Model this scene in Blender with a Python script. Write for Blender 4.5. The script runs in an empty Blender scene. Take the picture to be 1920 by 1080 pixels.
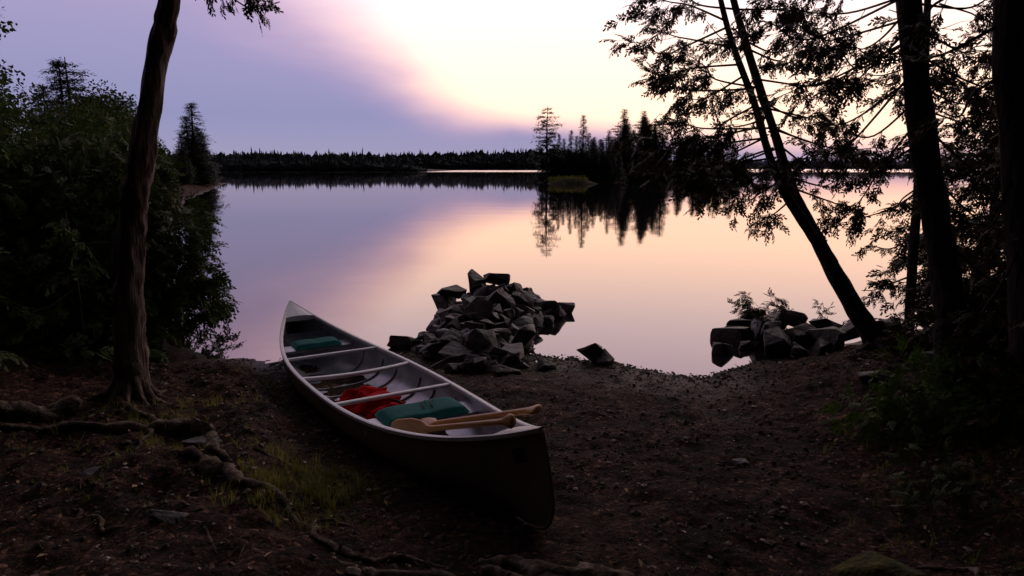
import bpy, bmesh, math, random
import numpy as np
from mathutils import Vector, Matrix
RAD=math.radians
random.seed(11); rng=np.random.default_rng(11)
scene=bpy.context.scene
COL=scene.collection

# ------------------------------------------------------------ helpers
def link(o,parent=None):
    COL.objects.link(o)
    if parent: o.parent=parent
    return o
def mesh_obj(name,V,F,mats,parent=None,smooth=False,midx=None,loc=None):
    me=bpy.data.meshes.new(name)
    V=np.asarray(V,dtype=float)
    if loc is not None: V=V-np.array(loc)
    me.from_pydata(V.tolist(),[],[list(map(int,f)) for f in F])
    for m in (mats if isinstance(mats,(list,tuple)) else [mats]): me.materials.append(m)
    if midx is not None: me.polygons.foreach_set('material_index',np.asarray(midx,dtype=np.int32))
    if smooth: me.polygons.foreach_set('use_smooth',np.ones(len(F),dtype=bool))
    me.update()
    o=bpy.data.objects.new(name,me)
    if loc is not None: o.location=loc
    return link(o,parent)
def empty(name,loc=(0,0,0)):
    o=bpy.data.objects.new(name,None); o.location=loc; o.empty_display_size=.2
    return link(o)
class MB:
    def __init__(s): s.V=[];s.F=[];s.M=[];s.n=0
    def add(s,V,F,m=0):
        V=np.asarray(V,dtype=float).reshape(-1,3)
        s.V.append(V); s.F.extend([[i+s.n for i in f] for f in F]); s.M.extend([m]*len(F)); s.n+=len(V)
    def addnp(s,V,F,m=0):
        s.V.append(V); s.F.extend((F+s.n).tolist()); s.M.extend([m]*len(F)); s.n+=len(V)
    def obj(s,name,mats,parent=None,smooth=False,loc=None):
        return mesh_obj(name,np.vstack(s.V),s.F,mats,parent,smooth,s.M,loc)
_tab=rng.random((256,256))
def vnoise(x,y):
    x=np.asarray(x,float);y=np.asarray(y,float)
    xi=np.floor(x).astype(int);yi=np.floor(y).astype(int);fx=x-xi;fy=y-yi
    fx=fx*fx*(3-2*fx);fy=fy*fy*(3-2*fy)
    a=_tab[xi%256,yi%256];b=_tab[(xi+1)%256,yi%256];c=_tab[xi%256,(yi+1)%256];d=_tab[(xi+1)%256,(yi+1)%256]
    return (a*(1-fx)+b*fx)*(1-fy)+(c*(1-fx)+d*fx)*fy-.5
def fbm(x,y,s,o=4):
    r=0;a=1
    for i in range(o):
        r=r+a*vnoise(x*s+17.3*i,y*s+5.1*i); s*=2.03;a*=.5
    return r
def sstep(a,b,x):
    t=np.clip((x-a)/(b-a),0,1); return t*t*(3-2*t)
def norm(v):
    v=np.asarray(v,float); return v/(np.linalg.norm(v,axis=-1,keepdims=True)+1e-9)

# ------------------------------------------------------------ ground height
SX=np.array([-1500,-300,-80,-39,-36,-20,-9,-5,-4.1,-3.4,-2.5,-1.3,0,.55,1.1,1.6,1.95,2.5,3.1,3.8,5.1,8,15,40,100,1500])
SY=np.array([105,105,104,95,86,42,17,9.3,8.2,7.35,7.35,7.65,7.6,7.5,7.25,6.85,6.72,7.05,7.4,7.9,8.6,10,14,25,40,60])
def gz(x,y):
    x=np.asarray(x,float);y=np.asarray(y,float)
    ys=np.interp(x,SX,SY)+.12*fbm(x,y*0,1.3,3)+.05*fbm(x,y*0+3,6,2)
    d=ys-y
    z=np.where(d>0,.07*np.minimum(d,8),.10*np.maximum(d,-14))
    z=z+np.clip((d-9)*.06,0,5)
    near=sstep(-.3,.9,d)
    xb=-2.5+(6.6-y)*.45
    wob=.25*fbm(x,y,1.6,2)
    bl=sstep(-.05,.32,(xb-x)+wob)*sstep(7.5,5.9,y)
    br=sstep(2.1,3.1,x+wob*1.5)*sstep(9.5,6.0,y)
    z=z+near*(.15*bl+.16*br)
    amp=.05+.08*bl+.06*br
    z=z+near*amp*fbm(x,y,1.9,4)+ near*(.034+.022*bl+.012*br)*fbm(x,y,6.5,5)
    return z
def g(x,y): return float(gz(np.array([x]),np.array([y]))[0])

# ------------------------------------------------------------ materials
def newmat(name):
    m=bpy.data.materials.new(name); m.use_nodes=True
    nt=m.node_tree; b=nt.nodes['Principled BSDF']; return m,nt,b
def N(nt,t,**k):
    n=nt.nodes.new(t)
    for a,v in k.items(): setattr(n,a,v)
    return n
def ramp(nt,stops,inp=None,interp='LINEAR'):
    r=N(nt,'ShaderNodeValToRGB'); cr=r.color_ramp; cr.interpolation=interp
    while len(cr.elements)>1: cr.elements.remove(cr.elements[0])
    cr.elements[0].position=stops[0][0]; cr.elements[0].color=(*stops[0][1],1)
    for p,c in stops[1:]:
        e=cr.elements.new(p); e.color=(*c,1)
    if inp is not None: nt.links.new(inp,r.inputs[0])
    return r
def math_n(nt,op,a,b=None,c=None,clamp=False):
    n=N(nt,'ShaderNodeMath',operation=op); n.use_clamp=clamp
    for i,v in enumerate((a,b,c)):
        if v is None: continue
        if isinstance(v,(int,float)): n.inputs[i].default_value=v
        else: nt.links.new(v,n.inputs[i])
    return n.outputs[0]
def noisy(name,c1,c2,scale=8,rough=.8,bump=.3,bscale=None,stretch=None,detail=6,spec=.3,c3=None,bdist=.02,metal=0):
    m,nt,b=newmat(name)
    tc=N(nt,'ShaderNodeTexCoord'); mp=N(nt,'ShaderNodeMapping')
    if stretch: mp.inputs['Scale'].default_value=stretch
    nt.links.new(tc.outputs['Object'],mp.inputs[0])
    n=N(nt,'ShaderNodeTexNoise'); n.inputs['Scale'].default_value=scale; n.inputs['Detail'].default_value=detail; n.inputs['Roughness'].default_value=.65
    nt.links.new(mp.outputs[0],n.inputs[0])
    st=[(.32,c1),(.68,c2)] if c3 is None else [(.3,c1),(.52,c2),(.72,c3)]
    r=ramp(nt,st,n.outputs[0]); nt.links.new(r.outputs[0],b.inputs['Base Color'])
    b.inputs['Roughness'].default_value=rough; b.inputs['Specular IOR Level'].default_value=spec; b.inputs['Metallic'].default_value=metal
    if bump:
        n2=N(nt,'ShaderNodeTexNoise'); n2.inputs['Scale'].default_value=bscale or scale*3; n2.inputs['Detail'].default_value=8
        nt.links.new(mp.outputs[0],n2.inputs[0])
        bp=N(nt,'ShaderNodeBump'); bp.inputs['Strength'].default_value=bump; bp.inputs['Distance'].default_value=bdist
        nt.links.new(n2.outputs[0],bp.inputs['Height']); nt.links.new(bp.outputs[0],b.inputs['Normal'])
    return m
def leafmat(name,c1,c2,c3,trans=.25,rough=.6):
    m,nt,b=newmat(name)
    ge=N(nt,'ShaderNodeNewGeometry')
    r=ramp(nt,[(0,c1),(.6,c2),(1,c3)],ge.outputs['Random Per Island'])
    n=N(nt,'ShaderNodeTexNoise'); n.inputs['Scale'].default_value=1.2
    nt.links.new(ge.outputs['Position'],n.inputs[0])
    mx=N(nt,'ShaderNodeMix',data_type='RGBA',blend_type='MULTIPLY'); mx.inputs[0].default_value=.8
    r2=ramp(nt,[(.35,(.45,.45,.45)),(.65,(1.25,1.25,1.25))],n.outputs[0])
    nt.links.new(r.outputs[0],mx.inputs[6]); nt.links.new(r2.outputs[0],mx.inputs[7])
    nt.links.new(mx.outputs[2],b.inputs['Base Color'])
    b.inputs['Roughness'].default_value=rough; b.inputs['Specular IOR Level'].default_value=.2
    if trans:
        tr=N(nt,'ShaderNodeBsdfTranslucent'); nt.links.new(mx.outputs[2],tr.inputs[0])
        ms=N(nt,'ShaderNodeMixShader'); ms.inputs[0].default_value=trans
        nt.links.new(b.outputs[0],ms.inputs[1]); nt.links.new(tr.outputs[0],ms.inputs[2])
        nt.links.new(ms.outputs[0],nt.nodes['Material Output'].inputs[0])
    return m
M_cedar=leafmat('cedar_foliage',(.026,.054,.010),(.050,.090,.016),(.095,.11,.022))
M_cedarR=leafmat('cedar_foliage_dark',(.02,.027,.012),(.034,.042,.016),(.13,.055,.02),.15)
M_spruce=leafmat('spruce_foliage',(.014,.024,.016),(.022,.034,.02),(.034,.046,.024),0)
M_decid=leafmat('broadleaf_foliage',(.025,.055,.010),(.05,.10,.018),(.12,.11,.025),.3)
M_fern=leafmat('fern_foliage',(.05,.11,.015),(.09,.18,.02),(.15,.20,.03),.4)
M_far=leafmat('distant_foliage_haze_tint',(.014,.026,.031),(.020,.034,.038),(.032,.042,.042),0,.95)  # aerial haze put into the base colour as a bluish cast
M_haze=leafmat('haze_tinted_foliage',(.12,.14,.20),(.13,.15,.21),(.14,.16,.22),0,.95)  # pale blue haze painted into the colour of the farthest trees and hills
M_grass=leafmat('grass_blades',(.16,.20,.03),(.32,.31,.06),(.50,.42,.15),.45)
M_barkL=noisy('bark_furrowed',(.028,.019,.015),(.11,.080,.060),7,.9,1.0,14,(1.8,1.8,.22),c3=(.26,.20,.155),bdist=.05)
M_barkD=noisy('bark_dark',(.016,.012,.010),(.055,.042,.035),8,.9,.9,14,(1.8,1.8,.22),bdist=.04)
M_root=noisy('weathered_root',(.03,.022,.016),(.13,.098,.075),14,.9,1.0,26,(1,1,1),c3=(.34,.275,.22),bdist=.03,spec=.1)
M_rock=noisy('rock_stone',(.020,.016,.018),(.056,.045,.048),5,.6,.8,12,c3=(.135,.112,.112),bdist=.04,spec=.45)
M_moss=noisy('moss',(.025,.025,.006),(.075,.068,.014),9,.95,.9,40,c3=(.14,.115,.025),bdist=.03)

def ground_material():
    m,nt,b=newmat('soil_and_gravel')
    ge=N(nt,'ShaderNodeNewGeometry')
    n1=N(nt,'ShaderNodeTexNoise'); n1.inputs['Scale'].default_value=2.6; n1.inputs['Detail'].default_value=9; n1.inputs['Roughness'].default_value=.75
    n2=N(nt,'ShaderNodeTexNoise'); n2.inputs['Scale'].default_value=22; n2.inputs['Detail'].default_value=8; n2.inputs['Roughness'].default_value=.8
    v=N(nt,'ShaderNodeTexVoronoi'); v.inputs['Scale'].default_value=42; v.inputs['Randomness'].default_value=1
    v2=N(nt,'ShaderNodeTexVoronoi'); v2.inputs['Scale'].default_value=100
    for n in (n1,n2,v,v2): nt.links.new(ge.outputs['Position'],n.inputs['Vector'])
    a=ramp(nt,[(.36,(.018,.009,.006)),(.48,(.060,.033,.023)),(.58,(.10,.058,.040)),(.72,(.18,.118,.085))],n1.outputs[0])
    c=ramp(nt,[(.36,(.15,.13,.12)),(.5,(.95,.91,.88)),(.64,(2.7,2.5,2.4))],n2.outputs[0])
    mx=N(nt,'ShaderNodeMix',data_type='RGBA',blend_type='MULTIPLY'); mx.inputs[0].default_value=1
    nt.links.new(a.outputs[0],mx.inputs[6]); nt.links.new(c.outputs[0],mx.inputs[7])
    sp=ramp(nt,[(0,(.5,.4,.35)),(.5,(1.0,.95,.92)),(.88,(1.3,1.25,1.25)),(.98,(3.8,3.4,3.1))],None)
    sx=N(nt,'ShaderNodeSeparateColor'); nt.links.new(v.outputs['Color'],sx.inputs[0]); nt.links.new(sx.outputs[0],sp.inputs[0])
    mx2=N(nt,'ShaderNodeMix',data_type='RGBA',blend_type='MULTIPLY'); mx2.inputs[0].default_value=1
    nt.links.new(mx.outputs[2],mx2.inputs[6]); nt.links.new(sp.outputs[0],mx2.inputs[7])
    nt.links.new(mx2.outputs[2],b.inputs['Base Color'])
    sz=N(nt,'ShaderNodeSeparateXYZ'); nt.links.new(ge.outputs['Position'],sz.inputs[0])
    mr=N(nt,'ShaderNodeMapRange'); mr.inputs[1].default_value=0; mr.inputs[2].default_value=.12; mr.inputs[3].default_value=.45; mr.inputs[4].default_value=.9
    nt.links.new(sz.outputs[2],mr.inputs[0]); nt.links.new(mr.outputs[0],b.inputs['Roughness'])
    b.inputs['Specular IOR Level'].default_value=.18
    h=math_n(nt,'MULTIPLY',n2.outputs[0],2.2)
    h2=math_n(nt,'MULTIPLY',v.outputs['Distance'],-.8)
    h3=math_n(nt,'MULTIPLY',v2.outputs['Distance'],-.35)
    hh=math_n(nt,'ADD',math_n(nt,'ADD',h,h2),h3)
    bp=N(nt,'ShaderNodeBump'); bp.inputs['Strength'].default_value=1.0; bp.inputs['Distance'].default_value=.06
    nt.links.new(hh,bp.inputs['Height']); nt.links.new(bp.outputs[0],b.inputs['Normal'])
    return m
M_ground=ground_material()

def water_material():
    m,nt,b=newmat('lake_water'); nt.nodes.remove(b)
    ge=N(nt,'ShaderNodeNewGeometry')
    sp=N(nt,'ShaderNodeSeparateXYZ'); nt.links.new(ge.outputs['Position'],sp.inputs[0])
    fr=N(nt,'ShaderNodeFresnel'); fr.inputs[0].default_value=1.33
    fac=math_n(nt,'POWER',fr.outputs[0],.60)
    mp=N(nt,'ShaderNodeMapping'); mp.inputs['Scale'].default_value=(.35,1,1); nt.links.new(ge.outputs['Position'],mp.inputs[0])
    n=N(nt,'ShaderNodeTexNoise'); n.inputs['Scale'].default_value=.5; n.inputs['Detail'].default_value=3; nt.links.new(mp.outputs[0],n.inputs[0])
    bp=N(nt,'ShaderNodeBump'); bp.inputs['Strength'].default_value=.25; bp.inputs['Distance'].default_value=.01
    nt.links.new(n.outputs[0],bp.inputs['Height'])
    gl=N(nt,'ShaderNodeBsdfGlossy'); gl.inputs['Color'].default_value=(1,.91,.86,1)
    mr=N(nt,'ShaderNodeMapRange'); mr.inputs[1].default_value=300; mr.inputs[2].default_value=420; mr.inputs[3].default_value=.025; mr.inputs[4].default_value=.30
    nt.links.new(sp.outputs[1],mr.inputs[0]); nt.links.new(mr.outputs[0],gl.inputs['Roughness'])
    nt.links.new(bp.outputs[0],gl.inputs['Normal'])
    df=N(nt,'ShaderNodeBsdfDiffuse'); df.inputs[0].default_value=(.02,.018,.022,1)
    ms=N(nt,'ShaderNodeMixShader'); nt.links.new(fac,ms.inputs[0]); nt.links.new(df.outputs[0],ms.inputs[1]); nt.links.new(gl.outputs[0],ms.inputs[2])
    nt.links.new(ms.outputs[0],nt.nodes['Material Output'].inputs[0])
    return m
M_water=water_material()

# ------------------------------------------------------------ world sky
w=bpy.data.worlds.new('sky'); scene.world=w; w.use_nodes=True
nt=w.node_tree; bg=nt.nodes['Background']
tc=N(nt,'ShaderNodeTexCoord'); sp=N(nt,'ShaderNodeSeparateXYZ'); nt.links.new(tc.outputs['Generated'],sp.inputs[0])
X,Y,Z=sp.outputs
el=math_n(nt,'MULTIPLY',math_n(nt,'ARCSINE',Z),180/math.pi)
az=math_n(nt,'MULTIPLY',math_n(nt,'ARCTAN2',X,Y),180/math.pi)
azn=math_n(nt,'DIVIDE',math_n(nt,'ADD',az,60),120,clamp=True)
fc=N(nt,'ShaderNodeFloatCurve'); cv=fc.mapping.curves[0]
pts=[(-60,40),(-35,30),(-22,19),(-13.3,12.4),(-9.4,9.1),(-5.6,5.9),(-2.6,4.6),(1.7,3.8),(8,3.2),(20,2.2),(40,1.5),(60,4)]
P=[((a+60)/120,e/45) for a,e in pts]
cv.points[0].location=P[0]; cv.points[1].location=P[-1]
for p in P[1:-1]: cv.points.new(*p)
fc.mapping.update(); nt.links.new(azn,fc.inputs['Value'])
elb=math_n(nt,'MULTIPLY',fc.outputs[0],45)
wn=N(nt,'ShaderNodeTexNoise'); wn.inputs['Scale'].default_value=4; wn.inputs['Detail'].default_value=4
mp=N(nt,'ShaderNodeMapping'); mp.inputs['Scale'].default_value=(1,1,3.5); nt.links.new(tc.outputs['Generated'],mp.inputs[0]); nt.links.new(mp.outputs[0],wn.inputs[0])
wob=math_n(nt,'MULTIPLY',math_n(nt,'SUBTRACT',wn.outputs[0],.5),2.4)
d0=math_n(nt,'SUBTRACT',el,elb)
wid=math_n(nt,'ADD',math_n(nt,'MULTIPLY',math_n(nt,'MAXIMUM',math_n(nt,'MULTIPLY',az,-1),0),.23),1.0)
d=math_n(nt,'ADD',math_n(nt,'DIVIDE',d0,wid),math_n(nt,'MULTIPLY',wob,.5))
mr=N(nt,'ShaderNodeMapRange',interpolation_type='SMOOTHSTEP'); mr.inputs[1].default_value=-1.6; mr.inputs[2].default_value=1.1
nt.links.new(d,mr.inputs[0])
el01=math_n(nt,'DIVIDE',el,90,clamp=True)
def er(st): return ramp(nt,[(e/90,tuple(.5*c for c in cc)) for e,cc in st],el01)
bright=er([(0,(1.15,.76,.64)),(3.0,(1.5,1.0,.76)),(6,(1.66,1.12,.84)),(9.5,(1.48,1.08,.94)),(13,(1.28,1.02,1.06)),(18,(1.18,.92,1.12)),(26,(.8,.66,.80)),(38,(.3,.26,.31)),(90,(.06,.055,.065))])
lav=er([(0,(.36,.34,.50)),(4,(.28,.295,.51)),(9,(.34,.33,.55)),(14,(.43,.37,.58)),(18,(.62,.52,.78)),(24,(.5,.42,.6)),(38,(.2,.18,.24)),(90,(.055,.055,.065))])
mx=N(nt,'ShaderNodeMix',data_type='RGBA'); nt.links.new(mr.outputs[0],mx.inputs[0]); nt.links.new(lav.outputs[0],mx.inputs[6]); nt.links.new(bright.outputs[0],mx.inputs[7])
dn=math_n(nt,'DIVIDE',math_n(nt,'ADD',d,4),8,clamp=True)
pk=ramp(nt,[(0,(0,0,0)),(.28,(.010,.0,.005)),(.40,(.07,.012,.018)),(.48,(.08,.02,.008)),(.62,(0,0,0))],dn)
ad=N(nt,'ShaderNodeMix',data_type='RGBA',blend_type='ADD'); ad.inputs[0].default_value=1
nt.links.new(mx.outputs[2],ad.inputs[6]); nt.links.new(pk.outputs[0],ad.inputs[7])
hl=math_n(nt,'SQRT',math_n(nt,'ADD',math_n(nt,'MULTIPLY',X,X),math_n(nt,'ADD',math_n(nt,'MULTIPLY',Y,Y),.0001)))
cb=N(nt,'ShaderNodeMapRange',interpolation_type='SMOOTHSTEP'); cb.inputs[1].default_value=-.4; cb.inputs[2].default_value=.75; cb.inputs[3].default_value=.10; cb.inputs[4].default_value=2.0
nt.links.new(math_n(nt,'DIVIDE',Y,hl),cb.inputs[0])
sc=N(nt,'ShaderNodeVectorMath',operation='SCALE'); nt.links.new(ad.outputs[2],sc.inputs[0]); nt.links.new(cb.outputs[0],sc.inputs['Scale'])
ns=N(nt,'ShaderNodeTexSky',sky_type='NISHITA'); ns.sun_disc=False; ns.sun_elevation=RAD(35); ns.sun_rotation=RAD(19); ns.air_density=1.5; ns.dust_density=2
s2=N(nt,'ShaderNodeVectorMath',operation='SCALE'); s2.inputs['Scale'].default_value=.001; nt.links.new(ns.outputs[0],s2.inputs[0])
av=N(nt,'ShaderNodeVectorMath',operation='ADD'); nt.links.new(sc.outputs[0],av.inputs[0]); nt.links.new(s2.outputs[0],av.inputs[1])
nt.links.new(av.outputs[0],bg.inputs[0]); bg.inputs[1].default_value=1.0

sun=bpy.data.lights.new('sun','SUN'); sun.energy=.26; sun.angle=RAD(25); sun.color=(1,.78,.58)
so=link(bpy.data.objects.new('sun',sun)); so.rotation_euler=Vector((-.35,-1.0,-.75)).to_track_quat('-Z','Y').to_euler(); so.location=(5,20,15)

# ------------------------------------------------------------ ground + water
def axis(segs):
    out=[]
    for a,b,n in segs: out+=list(np.linspace(a,b,n,endpoint=False))
    return np.array(out+[segs[-1][1]])
gx=axis([(-1500,-100,8),(-100,-20,30),(-20,-5,40),(-5,5.5,440),(5.5,20,40),(20,100,20),(100,1500,8)])
gy=axis([(-60,0,20),(0,2.2,14),(2.2,9,340),(9,20,50),(20,120,60),(120,1500,12)])
GX,GY=np.meshgrid(gx,gy,indexing='ij'); GZ=gz(GX,GY)
nx,ny=len(gx),len(gy); idx=np.arange(nx*ny).reshape(nx,ny)
F=np.stack([idx[:-1,:-1],idx[1:,:-1],idx[1:,1:],idx[:-1,1:]],-1).reshape(-1,4)
mesh_obj('ground',np.stack([GX,GY,GZ],-1).reshape(-1,3),F,M_ground,smooth=True)
mesh_obj('lake_water',[(-1500,3,0),(1500,3,0),(1500,1500,0),(-1500,1500,0)],[(0,1,2,3)],M_water)

# ------------------------------------------------------------ tubes
def catmull(P,n=6):
    P=np.asarray(P,float); Q=np.vstack([2*P[0]-P[1],P,2*P[-1]-P[-2]]); out=[]
    for i in range(1,len(Q)-2):
        p0,p1,p2,p3=Q[i-1],Q[i],Q[i+1],Q[i+2]
        for k in range(n):
            t=k/n; out.append(.5*((2*p1)+(-p0+p2)*t+(2*p0-5*p1+4*p2-p3)*t*t+(-p0+3*p1-3*p2+p3)*t**3))
    out.append(Q[-2]); return np.array(out)
def tube(mb,P,rad,sides=8,m=0,rough=0.,seed=0,cap=True):
    P=np.asarray(P,float); n=len(P); rad=np.interp(np.linspace(0,1,n),np.linspace(0,1,len(rad)),rad) if len(rad)!=n else np.asarray(rad)
    T=norm(np.gradient(P,axis=0)); ref=np.array([0,0,1.]) if abs(T[0][2])<.9 else np.array([0,1.,0])
    u=norm(np.cross(ref,T[0])); V=[]
    ang=np.linspace(0,2*np.pi,sides,endpoint=False)
    for i in range(n):
        u=norm(u-T[i]*np.dot(u,T[i])); v=np.cross(T[i],u)
        rr=rad[i]*np.ones(sides)
        if rough: rr=rr*(1+rough*2*vnoise(ang*1.9+seed*7.1,np.full(sides,i*.35+seed))+rough*1.2*vnoise(ang*4+seed,np.full(sides,i*.15)))
        V.append(P[i]+np.outer(np.cos(ang)*rr,u)+np.outer(np.sin(ang)*rr,v))
    V=np.vstack(V); F=[]
    for i in range(n-1):
        for j in range(sides):
            k=(j+1)%sides; F.append((i*sides+j,i*sides+k,(i+1)*sides+k,(i+1)*sides+j))
    if cap: F.append(tuple(range(sides-1,-1,-1))); F.append(tuple((n-1)*sides+j for j in range(sides)))
    mb.add(V,F,m)

# ------------------------------------------------------------ foliage templates
def cedar_template():
    V=[];F=[]
    def dia(p,dr,l,w):
        p=np.array(p);dr=np.array(dr);s=np.array([-dr[1],dr[0],0]);b=len(V)
        for q in (p,p+dr*l*.45+s*w,p+dr*l,p+dr*l*.45-s*w): V.append((q[0],q[1],-.22*q[0]**2-.25*abs(q[1])))
        F.append((b,b+1,b+2,b+3))
    dia((0,0,0),(1,0,0),1,.03)
    r=random.Random(3)
    for i in range(9):
        t=.1+.1*i; sd=1 if i%2 else -1
        a=RAD(42+r.uniform(-12,12))*sd; l=.55*(1-t*.6)*r.uniform(.7,1.2)
        dr=(math.cos(a),math.sin(a),0); dia((t,0,0),dr,l,.06)
        q=.5
        a2=a-sd*RAD(40) if i%3 else a+sd*RAD(35)
        dia((t+dr[0]*l*q,dr[1]*l*q,0),(math.cos(a2),math.sin(a2),0),l*.5,.045)
    return np.array(V),np.array(F)
CT=cedar_template()
def leaf_template(n=9,seed=1,size=.28,wd=.3,spread=.45):
    r=random.Random(seed);V=[];F=[]
    for i in range(n):
        p=np.array([r.uniform(0,1),r.uniform(-spread,spread),r.uniform(-.3,.3)*spread/.45])
        dr=norm([r.uniform(.1,1),r.uniform(-1,1),r.uniform(-.9,.3)]); s=norm(np.cross(dr,[r.uniform(-.5,.5),r.uniform(-.5,.5),1])); l=size*r.uniform(.7,1.2); b=len(V)
        for q in (p,p+dr*l*.45+s*l*wd,p+dr*l,p+dr*l*.45-s*l*wd): V.append(q)
        F.append((b,b+1,b+2,b+3))
    return np.array(V),np.array(F)
LT=leaf_template()
def place(mb,tmpl,pos,dr,nr,sc,m=0):
    T,Fq=tmpl; pos=np.asarray(pos,float);dr=norm(dr);nr=np.asarray(nr,float)
    side=norm(np.cross(nr,dr)); nr=np.cross(dr,side); sc=np.asarray(sc,float)[:,None,None]
    V=pos[:,None,:]+sc*(T[None,:,0:1]*dr[:,None,:]+T[None,:,1:2]*side[:,None,:]+T[None,:,2:3]*nr[:,None,:])
    k=len(pos); FF=(Fq[None]+(np.arange(k)*len(T))[:,None,None]).reshape(-1,4)
    mb.addnp(V.reshape(-1,3),FF,m)
def limb(mb,p0,p1,sag=.1,r0=.02,dens=1.,size=.17,tw=.38,fol=None,start=.2,wm=0,lm=1,tmpl=None):
    p0=np.array(p0,float);p1=np.array(p1,float);L=np.linalg.norm(p1-p0)
    mid=(p0+p1)/2+np.array([0,0,-sag])+rng.normal(0,.05*L,3); q=p0+(p1-p0)*.75+np.array([0,0,-sag*.9])+rng.normal(0,.05*L,3)
    C=catmull([p0,mid,q,p1],6); tube(mb,C,[r0,r0*.6,r0*.25],5,wm,cap=False)
    S=np.linspace(0,1,len(C)); nt_=max(4,int(L*9*dens)); pos=[];dd=[];nn=[];ss=[]
    for k in range(nt_):
        t=start+(1-start)*rng.random(); p=np.array([np.interp(t,S,C[:,i]) for i in range(3)])
        tg=norm(np.array([np.interp(min(t+.05,1),S,C[:,i])-np.interp(t-.05,S,C[:,i]) for i in range(3)]))
        sd=norm(np.cross(tg,[0,0,1.]))*(1 if k%2 else -1)
        dr=norm(tg*rng.uniform(.2,1.0)+sd*rng.uniform(.2,1.1)+np.array([0,0,rng.uniform(-.8,.35)]))
        l=tw*(1-.45*t)*rng.uniform(.4,1.4)*min(1,L)
        e=p+dr*l+np.array([0,0,-.25*l]); mdl=(p+e)/2+[0,0,.06*l]; tube(mb,np.array([p,mdl,e]),[r0*.18+.0012,.001],3,wm,cap=False)
        ns_=max(2,int(l/size*3.4)); kk=rng.random()
        if kk<.12: ns_=1
        for j in range(ns_):
            a=(j+rng.random())/ns_; a=.15+.85*a; pp=(p+(mdl-p)*a*2) if a<.5 else (mdl+(e-mdl)*(a*2-1)); s2=norm(np.cross(dr,[0,0,1.]))*(1 if j%2 else -1)
            pos.append(pp);dd.append(dr+s2*rng.uniform(.1,1.0)+rng.normal(0,.3,3)+np.array([0,0,-.35]));nn.append(np.array([0,0,1.])+rng.normal(0,.75,3));ss.append(size*rng.uniform(.5,1.25))
    if pos: place(mb,tmpl or CT,pos,np.array(dd),np.array(nn),ss,lm)
def blobs(mb,cs,n,size,tmpl,m=0,droop=.2,inner=.55):
    cs=[(np.array(c,float),np.array(r if hasattr(r,'__len__') else (r,r,r),float)) for c,r in cs]
    wts=np.array([np.prod(r)**.667 for c,r in cs]); wts/=wts.sum(); ch=rng.choice(len(cs),n,p=wts)
    u=norm(rng.normal(size=(n,3))); rr=inner+(1.08-inner)*rng.random(n)**.6
    C=np.array([c for c,r in cs])[ch]; Rr=np.array([r for c,r in cs])[ch]
    pos=C+u*Rr*rr[:,None]
    dr=u+rng.normal(0,.45,(n,3)); dr[:,2]-=droop
    nr=np.cross(dr,rng.normal(size=(n,3)))+np.array([0,0,.8])
    place(mb,tmpl,pos,dr,nr,size*rng.uniform(.65,1.3,n),m)

# ------------------------------------------------------------ left foreground tree
def trunk(mb,P,rad,sides=22,rough=.10,seed=1,sub=10,m=0):
    tube(mb,catmull(P,sub),rad,sides,m,rough,seed)
zb=g(-2.96,5.1)
tl=empty('cedar_tree',(-2.96,5.1,zb)); off=np.array([-2.96,5.1,zb])
mb=MB()
trunk(mb,[(-2.96,5.1,zb-.12),(-2.95,5.1,zb+.12),(-2.93,5.1,.85),(-2.89,5.1,1.36),(-2.81,5.1,1.8),(-2.72,5.1,2.155),(-2.53,5.1,2.9),(-2.42,5.1,3.27),(-2.3,5.1,4.2),(-2.25,5.15,6.5)],
      [.16,.122,.106,.099,.094,.086,.078,.07,.06,.03],28,.17,3,14)
def flare(mb,base,ang,l,r,h=.35,m=0,seed=0,curl=0):
    bx,by=base; pts=[]
    for t in (0,.12,.3,.55,.8,1):
        a=ang+curl*t; x=bx+math.cos(a)*l*t; y=by+math.sin(a)*l*t
        zz=g(x,y)+h*(1-t)**5 + r*(.2-.9*t)
        pts.append((x,y,zz))
    tube(mb,catmull(pts,6),[r,r*.85,r*.7,r*.5,r*.32,r*.12],9,m,.18,seed)
for a,l,r,h in [(-1.0,.40,.055,.5),(-.35,.42,.05,.45),(-2.0,.5,.055,.35),(3.3,.5,.055,.4),(1.0,.4,.05,.3),(-1.5,.5,.045,.3),(2.4,.5,.05,.3)]:
    flare(mb,(-2.94,5.1),a,l,r,h,0,int(l*100),.4)
mb.V=[v-off for v in mb.V]; mb.obj('trunk',[M_barkL],tl,True)
mb=MB()
for a,b in [((-2.38,5.1,3.55),(-1.72,5.0,3.26)),((-2.36,5.1,3.7),(-1.9,5.1,3.35)),((-2.36,5.1,3.6),(-1.8,5.2,3.4)),((-2.33,5.1,3.9),(-1.5,5.2,3.55)),((-2.33,5.1,4.0),(-3.1,5.0,3.8)),((-2.3,5.1,4.5),(-1.3,4.9,4.2)),((-2.3,5.1,4.9),(-3.4,5.2,4.7)),((-2.3,5.1,5.3),(-1.7,5.9,5)),((-2.3,5.1,5.6),(-2.7,4.3,5.3)),((-2.3,5.1,6),(-1.9,5.2,6.3))]:
    limb(mb,np.array(a)-off,np.array(b)-off,.05,.010,2.4,.12,.24)
mb.obj('foliage',[M_barkL,M_cedarR],tl)

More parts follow.
